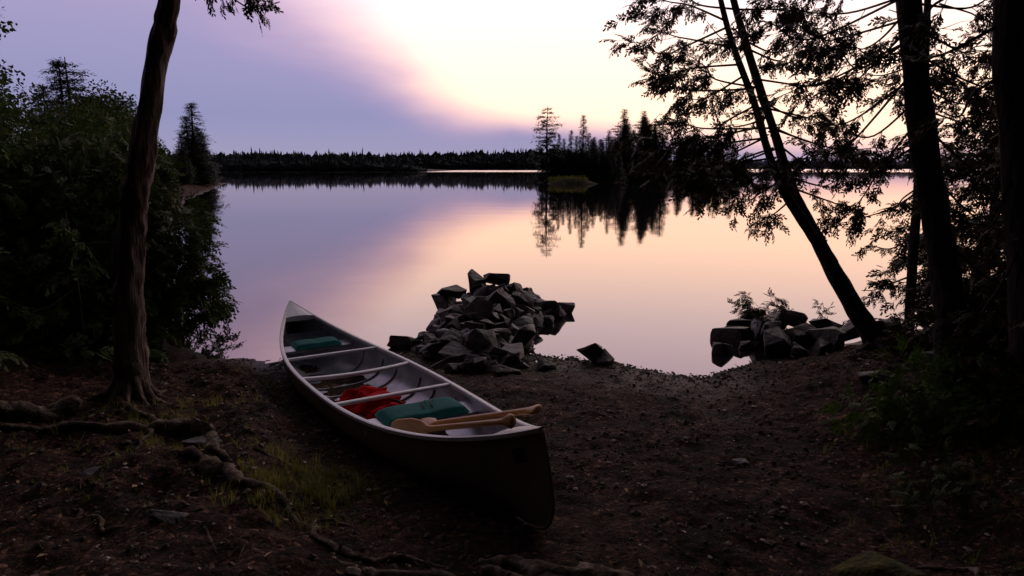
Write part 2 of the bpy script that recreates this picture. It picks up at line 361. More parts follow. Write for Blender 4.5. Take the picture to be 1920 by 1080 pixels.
# ------------------------------------------------------------ right leaning cedar (double stem)
zb=g(3.85,7.0); off=np.array([3.85,7.0,zb]); tr_=empty('cedar_tree',tuple(off)); mb=MB()
S1=[(3.9,7.0,zb-.15),(3.82,7.0,zb+.12),(3.62,7.03,.62),(3.36,7.1,1.07),(3.12,7.15,1.5),(2.92,7.2,1.9),(2.68,7.25,2.56),(2.43,7.4,3.34),(2.2,7.5,4.2),(2.1,7.5,5.2)]
trunk(mb,S1,[.15,.112,.095,.085,.066,.052,.045,.038,.03,.015],16,.14,5)
S2=[(3.28,7.10,1.2),(3.02,7.05,1.52),(2.80,7.02,1.82),(2.60,7.0,2.2),(2.42,7.0,2.7),(2.1,7.0,3.45),(1.9,7.1,4.3)]
trunk(mb,S2,[.055,.052,.045,.04,.035,.028,.015],12,.14,6)
for a,l,r,h in [(-2.0,.6,.05,.3),(-1.2,.6,.05,.3),(-.2,.6,.05,.3),(3.4,.5,.045,.2),(-2.8,.45,.045,.25)]: flare(mb,(3.85,7.0),a,l,r,h,0,int(l*90),.3)
mb.V=[v-off for v in mb.V]; mb.obj('trunk',[M_barkD],tr_,True)
mb=MB()
L=[((2.66,7.2,2.5),(1.45,6.9,2.62),.12),((2.5,7.3,2.9),(1.32,7.0,3.12),.1),((2.45,7.4,3.3),(1.22,7.0,3.62),.1),((2.75,7.2,2.3),(1.72,6.8,2.06),.08),
   ((2.7,7.1,2.2),(1.55,7.0,2.25),.1),((2.85,7.2,2.0),(2.2,6.8,1.75),.05),((2.8,7.2,2.1),(1.9,7.2,1.95),.06),((2.9,7.2,1.9),(3.5,7.0,1.7),.05),((2.66,7.2,2.5),(3.7,7.0,2.3),.1),
   ((2.5,7.3,3.0),(3.5,7.1,3.05),.1),((2.4,7,2.7),(1.7,6.6,2.5),.1),((2.25,7,3.1),(1.5,6.8,3.0),.1),((2.1,7,3.45),(1.2,6.9,3.3),.1),((2.1,7,3.5),(1.3,7.2,3.9),.05),
   ((2.3,7.4,3.7),(3.3,7.2,3.6),.1),((2.3,7.4,3.7),(1.5,7.4,4.1),.05),((2.55,7.3,2.8),(3.1,6.8,2.65),.1),((2.95,7.2,1.8),(2.5,6.8,1.62),.04),((2.4,7.4,3.4),(3.2,7.9,3.5),.1),
   ((2.6,7.2,2.4),(2.05,7.7,2.3),.1),((2.5,7.1,2.5),(1.25,7.1,2.42),.12),((2.7,7.2,2.3),(2.0,6.9,2.2),.08),((2.8,7.2,2.2),(2.3,6.9,2.0),.08),((2.75,7.2,2.3),(2.6,6.7,2.0),.1),
   ((2.6,7.2,2.6),(2.1,6.8,2.6),.1),((2.5,7.3,3.0),(2.0,6.8,2.9),.1),((2.4,7.3,3.3),(2.8,6.9,3.2),.1),((2.9,7.2,2.0),(3.3,6.8,2.05),.1),((2.6,7.2,2.7),(3.3,7.4,2.75),.1),((2.3,7,3.0),(1.8,7.2,2.8),.1),
   ((2.5,7.2,3.1),(3.0,7.0,3.4),.1),((2.4,7.2,3.4),(1.9,7.0,3.5),.1),((2.5,7.2,2.9),(1.7,7.3,3.3),.1),((2.6,7.1,2.4),(1.9,6.9,2.4),.08),((2.7,7.2,2.5),(3.2,6.9,2.4),.1),((2.8,7.2,2.3),(3.4,7.2,2.15),.1)]
for a,b,s in L: limb(mb,np.array(a)-off,np.array(b)-off,s,.012,1.75,.145,.38)
mb.obj('foliage',[M_barkD,M_cedarR],tr_)

# ------------------------------------------------------------ right dark trunk
zb=g(3.42,5.1); off=np.array([3.42,5.1,zb]); td=empty('cedar_tree',tuple(off)); mb=MB()
trunk(mb,[(3.44,5.1,zb-.15),(3.42,5.1,zb+.1),(3.36,5.1,.9),(3.28,5.1,1.28),(3.17,5.1,1.7),(3.07,5.1,2.04),(2.92,5.1,2.7),(2.80,5.1,3.27),(2.65,5.1,4.4),(2.6,5.1,6)],[.15,.12,.11,.10,.095,.09,.082,.078,.06,.03],20,.14,8,12)
for a,l,r,h in [(-2.2,.5,.055,.4),(-1.2,.5,.05,.35),(-.2,.5,.05,.3),(3.4,.4,.05,.3)]: flare(mb,(3.42,5.1),a,l,r,h,0,int(l*80),.3)
mb.V=[v-off for v in mb.V]; mb.obj('trunk',[M_barkD],td,True)
mb=MB()
L=[((2.85,5.1,3.0),(1.95,5.3,2.6),.1),((2.9,5.1,2.8),(2.15,5.3,2.15),.08),((3.0,5.1,2.5),(2.55,5.2,1.75),.04),((2.8,5.1,3.3),(1.6,5.5,3.05),.1),((3.02,5.1,2.3),(2.5,5.0,2.05),.05),
   ((2.75,5.1,3.6),(1.75,5.4,3.3),.1),((2.9,5.1,2.9),(3.7,5.0,2.6),.1),((2.85,5.1,3.1),(3.6,5.3,3.0),.1),((3.0,5.1,2.4),(3.8,5.0,2.0),.1),((3.05,5.1,2.1),(3.9,5.2,1.7),.1),
   ((2.7,5.1,3.9),(1.9,4.9,3.5),.15),((2.9,5.1,2.75),(2.4,5.6,2.5),.1),((3.1,5.1,2.0),(2.75,5.5,1.7),.05),((2.8,5.1,3.2),(2.3,4.8,2.9),.1),((2.8,5.1,3.25),(3.5,4.9,3.3),.05),
   ((2.7,5.1,3.9),(3.6,5.2,3.7),.1),((3.2,5.1,1.6),(3.9,5.1,1.25),.05),((2.65,5.1,4.3),(1.6,5.3,4.2),.1),((2.65,5.1,4.6),(3.6,5.3,4.5),.1),((2.65,5.1,4.8),(2.4,4.0,4.6),.1),
   ((2.85,5.1,3.0),(2.3,5.6,3.0),.1),((2.95,5.1,2.6),(2.5,5.6,2.4),.1),((2.85,5.1,3.0),(3.3,5.6,2.8),.1),((3.0,5.1,2.5),(3.4,5.5,2.3),.1),((3.1,5.1,2.0),(3.5,5.6,1.9),.1),((2.85,5.1,3.15),(2.2,5.5,3.2),.1),
   ((2.8,5.1,3.3),(2.1,5.6,3.35),.1),((2.85,5.1,3.1),(2.5,5.6,2.8),.1),((2.9,5.1,2.8),(3.3,5.4,2.6),.1),((2.8,5.1,3.3),(3.3,5.4,3.15),.1)]
for a,b,s in L: limb(mb,np.array(a)-off,np.array(b)-off,s,.010,1.8,.12,.32)
mb.obj('foliage',[M_barkD,M_cedarR],td)

def simple_tree(P,rad,limbs,size=.14,dens=1.3,mat=M_cedarR,name='cedar_tree'):
    x,y=P[0][0],P[0][1]; z=g(x,y); off=np.array([x,y,z]); e=empty(name,tuple(off)); mb=MB()
    PP=[(x,y,z-.15)]+[tuple(p) for p in P[1:]]; trunk(mb,PP,rad,14,.12,int(x*10))
    mb.V=[v-off for v in mb.V]; mb.obj('trunk',[M_barkD],e,True); mb=MB()
    for a,b,s in limbs: limb(mb,np.array(a)-off,np.array(b)-off,s,.012,dens,size,.35)
    if limbs: mb.obj('foliage',[M_barkD,mat],e)
    return e
simple_tree([(3.5,4.4,0),(3.42,4.4,1.0),(3.22,4.4,2.1),(3.02,4.4,3.2),(2.9,4.4,5.5)],[.14,.11,.1,.08,.03],
   [((3.2,4.4,2.2),(2.9,4.2,1.7),.05),((3.1,4.4,2.7),(2.6,4.3,2.45),.08),((3.05,4.4,3.0),(2.45,4.5,2.8),.08),((3.0,4.4,3.3),(2.3,4.4,3.05),.08),((3.3,4.4,1.7),(2.95,4.2,1.2),.05),((3.2,4.4,2.4),(3.8,4.3,2.2),.05),((3,4.4,3.4),(3.8,4.5,3.2),.1),((2.95,4.4,4),(2.2,4.2,3.9),.1),((2.95,4.4,4.4),(3.6,4.1,4.2),.1)],.12)
simple_tree([(4.55,7.6,0),(4.5,7.6,1.0),(4.47,7.6,2.0),(4.4,7.6,3.4),(4.3,7.6,5)],[.06,.05,.045,.04,.02],
   [((4.5,7.6,z),(4.5+dx,7.6+dy,z-.15),.05) for z,dx,dy in [(.9,-.6,-.1),(1.1,.7,-.2),(1.35,-.4,.3),(1.6,.7,0),(1.9,-.4,-.2),(2.1,.8,-.2),(2.4,-.7,0),(2.7,.8,.1),(2.6,-.5,-.5),(3.0,-.7,-.3),(2.9,.3,-.6),(3.2,.7,.2),(3.3,-.8,0),(3.5,-.6,0),(3.8,.6,0)]])
def young_cedar(x,y,h,R,n,size=.2,mat=M_cedar,name='young_cedar',z0=None,tmpl=None,base=.06):
    z=g(x,y) if z0 is None else z0
    e=empty(name,(x,y,z)); mb=MB(); tube(mb,catmull([(0,0,-.1),(.03,.02,h*.4),(0,0,h)],5),[.01+h*.012,.006+h*.006,.005],8,0,.1)
    nl=int(h*11)
    for i in range(nl):
        t=(i+.5)/nl; a=i*2.4+rng.random(); zz=h*(base+(.98-base)*t); r=R*(1-t)**.65*rng.uniform(.6,1.15)+.06
        limb(mb,(0,0,zz),(math.cos(a)*r,math.sin(a)*r,zz+rng.uniform(-.35,.1)*r),.05,.008,n,size,.32,start=.25,tmpl=tmpl)
    mb.obj('crown',[M_barkD,mat],e); return e
for x,y,h,R_ in [(5.2,6.3,3.8,1.2),(4.25,5.4,2.8,.8),(5.6,8.0,4.5,1.3),(4.2,3.9,3.2,.9),(6.4,5.2,5,1.4),(6.9,9.0,5.5,1.7)]:
    young_cedar(x,y,h,R_,1.4,.2,M_cedarR)
def thicket(name,cx,cy,cs,n,size,tmpl,mat,droop=.3,inner=.3):
    z=g(cx,cy); e=empty(name,(cx,cy,z)); mb=MB()
    for c,r in cs:
        tube(mb,catmull([(c[0]*.5,c[1]*.5,-.05),(c[0]*.8,c[1]*.8,c[2]*.5),c],3),[.008,.003],4,0,cap=False)
    blobs(mb,cs,n,size,tmpl,1,droop,inner); mb.obj('foliage',[M_barkD,mat],e); return e
thicket('fern_clump',2.75,4.55,[((-.1,0,.12),.2),((.2,.1,.2),.25),((.0,-.2,.08),.18),((.35,-.2,.25),.25),((-.25,.15,.08),.15),((.1,.2,.3),.2)],560,.11,CT,M_fern)
thicket('bush',3.5,4.6,[((0,0,.3),.35),((.3,-.3,.4),.4),((-.2,-.5,.2),.3),((.5,.2,.7),.4),((.1,.3,.5),.3),((.2,-.8,.3),.35),((.6,-.6,.8),.4)],1900,.15,CT,M_cedarR)
thicket('bush',3.05,3.2,[((0,0,.2),.25),((.3,.3,.4),.33),((.3,-.4,.3),.33),((0,-.6,.12),.25),((.5,0,.65),.35)],1200,.13,CT,M_cedarR)
thicket('fern_clump',2.35,3.55,[((0,0,.08),.16),((.2,-.15,.12),.18),((.1,.2,.1),.15),((-.15,-.25,.06),.12)],200,.09,CT,M_cedar)
thicket('bush',4.3,6.3,[((0,0,.35),.4),((.4,-.2,.5),.45),((-.35,.1,.2),.25),((.2,.4,.6),.4)],1000,.16,CT,M_cedarR)
e=empty('shoreline_shrub',(3.55,7.9,g(3.55,7.9))); mb=MB()
for a,b in [((0,0,0),(-.75,.1,.62)),((0,0,0),(-.5,-.1,.66)),((0,0,0),(-.55,.2,.36)),((.1,0,0),(.15,.1,.55)),((0,0,0),(-.3,.1,.5)),((0,0,0),(-.8,.1,.5))]: limb(mb,a,b,-.03,.006,1.9,.10,.25,start=.5)
mb.obj('foliage',[M_barkD,M_cedarR],e)

# ------------------------------------------------------------ left bank foliage
for x,y,h,R_ in [(-4.35,7.55,2.1,.8),(-4.8,8.6,2.3,1.0),(-5.6,7.2,2.8,1.2),(-4.3,6.6,1.5,.6),(-5.2,5.9,2.2,1.1),(-6.6,8.4,3.1,1.4)]:
    young_cedar(x,y,h,R_,1.0,.24,M_cedar)
e=empty('cedar_thicket',(-4.3,7.8,.1)); mb=MB()
cs=[]
for c,r in [((-.1,.1,.55),.62),((.22,.0,1.05),.55),((-.15,0,1.55),.5),((.35,.1,.55),.45),((-.8,0,.9),.75),((-.7,.1,1.7),.6),((-1.5,-.2,1.1),.8),((-1.4,0,2.0),.6),((.1,-.6,.4),.4),((-.9,-.9,.7),.6),((-2.0,-.9,1.2),.8),((-2.1,0,2.4),.6),((.62,-.1,.85),.30),((.5,0,1.35),.3),((.1,.1,1.9),.3),((-.5,.2,2.2),.35),((.75,0,.5),.2)]: cs.append((c,r))
blobs(mb,cs,5800,.18,CT,0,.45,.35)
mb.obj('foliage',[M_cedar],e)
def broadleaf(x,y,h,R_,n,size,mat=M_decid,name='maple_tree',lean=(0,0)):
    z=g(x,y); e=empty(name,(x,y,z)); mb=MB(); tube(mb,catmull([(0,0,-.2),(lean[0]*.4,lean[1]*.4,h*.4),(lean[0],lean[1],h*.92)],6),[.02+h*.018,.015+h*.008,.01],8,0,.1)
    cs=[]
    for i in range(int(14+h*3)):
        t=rng.uniform(.2,1); a=rng.uniform(0,6.3); r=R_*math.sin(math.pi*min(.95,.15+t*.8))**.7*rng.uniform(.2,.85)
        c=np.array([lean[0]*t+math.cos(a)*r,lean[1]*t+math.sin(a)*r,h*t*.97]); cs.append((c,R_*rng.uniform(.14,.36)))
        tube(mb,np.array([(lean[0]*t*.7,lean[1]*t*.7,h*t*.7),c]),[.01+h*.003,.006],4,0,cap=False)
    blobs(mb,cs,n,size,LT,1,.2,.3); mb.obj('crown',[M_barkD,mat],e); return e
broadleaf(-6.0,7.2,3.5,.8,700,.18,lean=(.6,0))
broadleaf(-9.7,12.5,3.0,1.5,1300,.28); broadleaf(-8.9,12.0,2.5,1.2,1200,.28); broadleaf(-12.7,17,3.9,1.9,1300,.36)
broadleaf(-12.0,19.5,3.4,1.7,1300,.36); broadleaf(-15.8,27,4.4,2.0,1300,.42); broadleaf(-14.8,24,3.5,1.8,1300,.4)
broadleaf(-20.4,36,4.6,2.2,1300,.5); broadleaf(-19.3,33,3.8,1.9,1200,.45); broadleaf(-25.6,46,4.6,2.2,1200,.5); broadleaf(-30.2,55,4.4,2.0,1100,.55); broadleaf(-35,66,4.0,2.0,1000,.6)
broadleaf(-10.2,15.8,2.5,1.2,1200,.28); broadleaf(-23.4,44.5,2.9,1.8,1000,.45,name='alder_shrub'); broadleaf(-34.0,70,2.4,1.9,900,.5,name='alder_shrub'); broadleaf(-38.6,84,2.0,1.9,900,.5,name='alder_shrub'); broadleaf(-28,54,2.4,1.8,900,.5,name='alder_shrub')

# ------------------------------------------------------------ conifer prototypes
CLT=leaf_template(12,5,.55,.16,.34)
def conifer_mesh(name,kind,seed):
    r=np.random.default_rng(seed); mb=MB(); H=10.
    tube(mb,catmull([(0,0,-.5),(.05,.03,H*.5),(0,0,H)],6),[.17,.11,.02],7,0,.05)
    pos=[];dd=[];nn=[];ss=[]
    lv=40 if kind=='spruce' else 15
    for i in range(lv):
        t=(i+.5)/lv; z=H*(.03+.97*t) if kind=='spruce' else H*(.18+.80*t)
        ring=r.uniform(.75,1.15) if kind=='spruce' else r.uniform(.55,1.2)
        for k in range(8 if kind=='spruce' else 9):
            a=r.uniform(0,6.283)
            if kind=='spruce': Lb=1.7*(1-t)**.9*ring*r.uniform(.55,1.1)+.05
            else: Lb=1.9*(math.sin(math.pi*min(.97,.22+t*.76))**.8)*ring*r.uniform(.35,1.1)+.12
            up=-.3 if kind=='spruce' else .05
            e=np.array([math.cos(a)*Lb,math.sin(a)*Lb,z+up*Lb]); s=np.array([0,0,z])
            tube(mb,np.array([s,e]),[.03,.01],3,0,cap=False)
            nc=max(2,int(Lb*4.6))
            for j in range(nc):
                f=(j+.9)/nc if kind=='spruce' else .15+.85*(j+.9)/nc
                pos.append(s+(e-s)*f+r.normal(0,.05,3)); dd.append(np.array([math.cos(a),math.sin(a),-.12])+r.normal(0,.28,3)); nn.append(np.array([0,0,1.])+r.normal(0,.22,3)); ss.append((.52 if kind=='spruce' else .66)*r.uniform(.6,1.2)*(1-.4*t))
    place(mb,CLT,pos,np.array(dd),np.array(nn),ss,1)
    me=bpy.data.meshes.new(name); me.from_pydata(np.vstack(mb.V).tolist(),[],mb.F); me.materials.append(M_barkD); me.materials.append(M_spruce)
    me.polygons.foreach_set('material_index',np.array(mb.M,dtype=np.int32)); me.update(); return me
SP=[conifer_mesh('spruce_mesh',"spruce",s) for s in (1,2,3)]
PN=[conifer_mesh('pine_mesh',"pine",s) for s in (4,5)]
def con(kind,x,y,h,wd=1.,z=None):
    me=random.choice(SP if kind=='spruce' else PN); o=bpy.data.objects.new(kind+'_tree',me); link(o)
    o.location=(x,y,(g(x,y) if z is None else z)); s=h/10; o.scale=(s*wd,s*wd,s); o.rotation_euler=(0,0,random.uniform(0,6.28)); return o
for k,x,y,h,wd in [('spruce',-11.0,14.2,3.3,1.2),('spruce',-17.2,27,5.6,1.2),('pine',-17.9,28.5,5.9,1.3),('spruce',-13.6,20.5,4.0,1.4),('spruce',-22,37,5.2,1.3),('spruce',-26.5,46,5.2,1.3),('spruce',-30,57,5.2,1.2),
                   ('spruce',-33.5,73.5,8.4,1.75),('spruce',-34.9,75,7.0,1.6),('spruce',-32.8,72,5.2,1.8),('spruce',-36.6,82,5.8,1.7),('spruce',-35.6,79,6.2,1.7),('spruce',-31.8,67,4.8,1.3),('spruce',-38.8,87,4.3,1.6),('spruce',-24.5,43,4.5,1.2),('spruce',-19.5,31.5,4.3,1.3),('spruce',-12.8,16,3.7,1.3),('spruce',-8.9,10.2,2.9,1.3),('spruce',-37.6,85,4.7,1.6),('spruce',-36,77,5.0,1.6)]:
    con(k,x,y,h,wd)

# ------------------------------------------------------------ island
def island(name,cx,cy,rx,ry,h,seed):
    n=48;m_=14;V=[(cx,cy,h)];F=[]
    for j in range(1,m_+1):
        t=j/m_
        for i in range(n):
            a=2*math.pi*i/n; rr=t*(1+.25*float(vnoise(np.array([math.cos(a)*1.5+seed]),np.array([math.sin(a)*1.5+9]))[0])*2)
            x=cx+math.cos(a)*rx*rr;y=cy+math.sin(a)*ry*rr; V.append((x,y,h*(1-t**2.2)-.25*t+.25*h*float(fbm(np.array([x]),np.array([y]),.9,3)[0])*(1-t)))
    for i in range(n):
        F.append((0,1+i,1+(i+1)%n))
        for j in range(m_-1):
            a=1+j*n; F.append((a+i,a+n+i,a+n+(i+1)%n,a+(i+1)%n))
    return mesh_obj(name,V,F,noisy(name+'_soil',(.03,.03,.018),(.09,.09,.045),1.2,.9,.6,6,c3=(.18,.16,.11)),smooth=True)
island('island',9.5,99,6.5,5,.8,1)
island('island',27,140,18,12,1.3,4)
island('grassy_islet',7.6,90,3.8,1.5,.8,7)
for k,x,y,h,wd in [('pine',4.9,97,10.2,1.15),('spruce',6.6,98,6.4,1.0),('spruce',7.4,99,5.8,1.1),('spruce',8.3,98,6.9,1.0),('spruce',9.2,99,6.2,1.1),('spruce',10.0,98,9.0,1.0),('spruce',10.9,99,6.6,1.2),('spruce',11.6,98,6.0,1.1),
                   ('spruce',12.6,97,5.2,1.2),('spruce',13.6,98,6.9,1.0),('spruce',14.3,98.5,4.8,1.4),('spruce',5.9,97,4.9,1.5),('spruce',15.2,99,4.0,1.6),('spruce',7.9,97,4.4,1.8),('spruce',9.6,96.5,4.5,1.9),('spruce',11.8,96.5,4.4,2.0),('spruce',6.8,96.5,3.8,2.0),('spruce',13.2,96.4,3.6,2.2),
                   ('spruce',4.3,98,3.6,1.6),('spruce',8.7,96,3.4,2.2),('spruce',10.8,96,3.2,2.4),('spruce',5.4,96,3.0,2.2)]:
    con(k,x,y,h,wd,.35)
for i in range(60):
    t=random.random(); x=15.5+27*t; y=136+random.uniform(-7,7); h=(random.uniform(8.5,12.5) if .2<t<.5 else random.uniform(5.0,7.5))
    con('pine' if random.random()<.12 else 'spruce',x,y,h,random.uniform(1.1,1.6),.6)
e=empty('island_shrubs',(8,96,0)); mb=MB()
blobs(mb,[((x,y,.6),(1.4,.9,.75)) for x,y in [(-3.2,.5),(-1.8,-.5),(0,-1),(1.8,-1),(3.5,-.5),(5,0),(6.5,.7),(-2.6,1.6)]],1500,.5,LT,0)
blobs(mb,[((9+3.5*i,34+random.uniform(-3,1),.6),(2.6,1.6,1.3)) for i in range(10)],2200,.7,CLT,0)
mb.obj('foliage',[M_spruce],e)
mb=MB(); blobs(mb,[((7.4+dx,90+dy,.5),(1.1,.6,.35)) for dx,dy in [(-1.5,0),(0,-.2),(1.4,.1),(.4,.5)]],800,.3,LT,0); mb.obj('islet_grass',[M_grass])

# ------------------------------------------------------------ far shore
def ridge(name,x0,x1,y0,hf,n=120,mat=None):
    xs=np.linspace(x0,x1,n);V=[];F=[]
    for j,(dy,k) in enumerate([(0,-.1),(8,.25),(40,.7),(120,1.),(260,.6)]):
        for x in xs: V.append((x,y0+dy+14*float(vnoise(np.array([x*.02]),np.array([y0*.01]))[0]),hf(x)*k))
    for j in range(4):
        for i in range(n-1): F.append((j*n+i,j*n+i+1,(j+1)*n+i+1,(j+1)*n+i))
    return mesh_obj(name,V,F,mat or noisy(name+'_soil',(.02,.025,.02),(.04,.045,.03),.05,.9,0),smooth=True)
HF=lambda x:(8+3*math.sin(x*.006+1)+2*math.sin(x*.017))*min(1,max(0,(110-x)/60))
ridge('hills',-700,110,575,HF)
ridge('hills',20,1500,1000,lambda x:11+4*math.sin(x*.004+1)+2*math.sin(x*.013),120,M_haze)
ridge('hills',-155,-45,340,lambda x:2.2*max(0,math.sin((x+155)/110*math.pi)),40)
IC=bmesh.new(); bmesh.ops.create_icosphere(IC,subdivisions=1,radius=1); IC.verts.ensure_lookup_table()
IV=np.array([v.co[:] for v in IC.verts]); IF=[tuple(v.index for v in f.verts) for f in IC.faces]; IC.free()
def lowtree(mb,x,y,z,h,r,m=0):
    if random.random()<.66:
        V=IV*(np.array([r*1.25,r*1.25,h*.42])*rng.uniform(.75,1.2,(len(IV),1)))+np.array([x,y,z+h*.42]); mb.add(V,IF,m); return
    V=[];F=[];k=5;h*=1.12;r*=.8
    for q in range(4):
        z0=z+h*(.08+.22*q); z1=z+h*(.45+.19*q); rr=r*(1-q*.21); a0=random.uniform(0,6); b=len(V)
        for i in range(k):
            a=a0+6.283*i/k; V.append((x+math.cos(a)*rr*random.uniform(.6,1.2),y+math.sin(a)*rr*random.uniform(.6,1.2),z0+random.uniform(-.05,.03)*h))
        V.append((x+random.uniform(-.1,.1)*r,y,z1))
        for i in range(k): F.append((b+i,b+(i+1)%k,b+k))
    mb.add(V,F,m)
mb=MB()
for i in range(2600):
    x=random.uniform(-420,105); dp=random.random()**1.2; y=574+dp*120+14*float(vnoise(np.array([x*.02]),np.array([5.75]))[0])
    hh=random.uniform(8,12)*(1.25 if random.random()<.06 else 1); lowtree(mb,x,y,HF(x)*min(1,dp*1.4)*.85-1,hh,random.uniform(2.4,4.2))
for i in range(520):
    t=random.random(); x=-155+110*t; y=340+random.uniform(0,25); lowtree(mb,x,y,2.0*math.sin(t*math.pi)*.5-.3,random.uniform(4.0,6.8)*(.4+.6*math.sin(t*math.pi)**.5),random.uniform(1.6,2.6))
for i in range(1100):
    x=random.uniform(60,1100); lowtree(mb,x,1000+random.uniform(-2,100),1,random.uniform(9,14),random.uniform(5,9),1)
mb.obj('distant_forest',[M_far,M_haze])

# forest behind the viewpoint
for i in range(16):
    a=RAD(190+160*i/15); rr=random.uniform(5,9); con('spruce',math.cos(a)*rr,math.sin(a)*rr-1.5,random.uniform(8,12),1.6)
for x,y in [(-6.5,2.5),(-8.5,5),(-5.5,.2),(6.3,2.8),(8.5,5),(5.4,.5)]: con('spruce',x,y,random.uniform(7,10)*(.6 if y>4 else 1),1.6)

# ------------------------------------------------------------ rocks
def rock(mb,c,size,seed,tilt=.5,m=0,flat=1.,rnd=.0):
    r=random.Random(seed); bm=bmesh.new()
    p_=r.uniform(.45,.8)+rnd
    for i in range(r.randint(10,15)):
        v=Vector((r.gauss(0,1),r.gauss(0,1),r.gauss(0,1))).normalized()
        v=Vector([math.copysign(abs(q)**p_,q) for q in v]); v*=r.uniform(.75,1.05); bm.verts.new(v)
    res=bmesh.ops.convex_hull(bm,input=bm.verts[:])
    gi=[v for v in res.get('geom_interior',[]) if isinstance(v,bmesh.types.BMVert)]+[v for v in res.get('geom_unused',[]) if isinstance(v,bmesh.types.BMVert)]
    if gi: bmesh.ops.delete(bm,geom=list(set(gi)),context='VERTS')
    bmesh.ops.dissolve_limit(bm,angle_limit=RAD(20),verts=bm.verts[:],edges=bm.edges[:])
    mxl=max(v.co.length for v in bm.verts)
    bmesh.ops.bevel(bm,geom=bm.edges[:],offset=.07,segments=2,affect='EDGES',profile=.6,clamp_overlap=True)
    for v in bm.verts:
        if v.co.length>mxl: v.co*=mxl/v.co.length
    bmesh.ops.triangulate(bm,faces=bm.faces[:])
    long=[e for e in bm.edges if e.calc_length()>.35]
    if long: bmesh.ops.subdivide_edges(bm,edges=long,cuts=1); bmesh.ops.triangulate(bm,faces=bm.faces[:])
    co=np.array([v.co[:] for v in bm.verts]); dn_=fbm(co[:,0]+seed*.7+co[:,2]*.8,co[:,1]-co[:,2]*.9+seed,1.8,3)
    for v,q in zip(bm.verts,dn_): v.co*=1+.11*q
    M=Matrix.Translation(c)@Matrix.Rotation(r.uniform(0,6.28),4,'Z')@Matrix.Rotation(r.uniform(-tilt,tilt),4,'X')@Matrix.Rotation(r.uniform(-tilt,tilt),4,'Y')@Matrix.Diagonal((size[0],size[1],size[2]*flat,1))
    bm.transform(M); bm.verts.ensure_lookup_table(); bm.verts.index_update()
    mb.add([tuple(v.co) for v in bm.verts],[tuple(v.index for v in f.verts) for f in bm.faces],m); bm.free()
mb=MB(); k=0
spine=[(-.25,6.75,.34,.10),(-.45,7.3,.58,.20),(-.5,7.9,.68,.28),(-.4,8.5,.68,.36),(-.25,9.1,.70,.42),(-.15,9.8,.75,.40),(-.1,10.2,.6,.28)]
SPY=[p[1] for p in spine]
placed=[]; tries=0
while len(placed)<190 and tries<9000:
    tries+=1
    y=random.uniform(6.72,10.35); cx=np.interp(y,SPY,[p[0] for p in spine]); hw_=np.interp(y,SPY,[p[2] for p in spine]); hh=np.interp(y,SPY,[p[3] for p in spine])
    q=random.uniform(-1,1); x=cx+q*hw_; top=hh*(1-abs(q)**2)
    s=random.choice([.09,.11,.13,.15,.17,.21]) if tries<5000 else .09
    z=max(0,g(x,y))+top*(random.uniform(.75,1.05) if random.random()<.75 else random.uniform(.1,.6))
    if any((x-a)**2+(y-b)**2+((z-c)*1.4)**2<((s+d_)*.74)**2 for a,b,c,d_ in placed): continue
    placed.append((x,y,z,s))
    rock(mb,(x,y,z),(s*random.uniform(1.05,1.45),s*random.uniform(.85,1.1),s*random.uniform(.65,.95)),100+len(placed),.55)
# inner fill so the pile has no holes
for i in range(60):
    y=random.uniform(6.9,10.2); cx=np.interp(y,SPY,[p[0] for p in spine]); hw_=np.interp(y,SPY,[p[2] for p in spine])*.75; hh=np.interp(y,SPY,[p[3] for p in spine])
    rock(mb,(cx+random.uniform(-1,1)*hw_,y,max(0,g(cx,y))+hh*.15),(.26,.22,.13),2000+i,.3)
for x,y,z,a,b,c in [(.75,9.8,.04,.26,.14,.13),(.5,9.6,.10,.34,.2,.16),(-1.3,7.9,.06,.18,.14,.12),(-1.0,10.0,.10,.28,.2,.16),(-.88,10.0,.28,.27,.17,.11),(-.2,10.1,.44,.3,.2,.11),(.15,7.6,.16,.27,.22,.2),(-.35,7.15,.22,.27,.22,.19),(-.55,10.0,.42,.16,.15,.2),(0,7.0,.14,.22,.17,.13)]:
    k+=1; rock(mb,(x,y,z),(a,b,c),900+k,.25)
mb.obj('rock_jetty',[M_rock])
mb=MB()
for i,(x,y,z,a,b,c) in enumerate([(2.72,8.2,.07,.30,.18,.14),(2.42,7.6,.03,.17,.12,.14),(2.95,7.45,.13,.22,.2,.25),(3.1,8.1,.13,.26,.2,.16),(3.3,7.7,.14,.26,.2,.17),(3.55,7.5,.18,.24,.2,.16),(3.35,8.6,.15,.27,.2,.13),(3.75,8.2,.16,.28,.2,.15),(3.6,8.9,.12,.24,.16,.1),(3.05,8.8,.06,.22,.13,.1),
     (3.95,7.8,.2,.26,.2,.16),(3.2,7.25,.1,.18,.14,.12),(3.5,9.4,.05,.17,.12,.08),(2.9,8.6,.03,.18,.12,.08),(3.45,8.2,.26,.22,.16,.12),(3.05,7.8,.22,.18,.15,.12),(3.7,7.9,.29,.2,.16,.12),(3.3,9.3,.05,.14,.1,.09),(3.4,7.35,.12,.2,.15,.12),(4.3,7.7,.25,.3,.2,.16),(4.15,7.3,.3,.24,.2,.14),(3.25,9.0,.1,.2,.15,.12),(2.75,7.8,.02,.12,.1,.08)]):
    rock(mb,(x,y,z),(a,b,c),300+i,.4)
mb.obj('shore_rocks',[M_rock])
def single(x,y,a,b,c,seed,dz=0,mat=M_rock,name='rock',tilt=.3,rnd=.15):
    mb=MB(); z=g(x,y); rock(mb,(0,0,c*.3+dz),(a,b,c),seed,tilt,rnd=rnd); o=mb.obj(name,[mat]); o.location=(x,y,z); return o
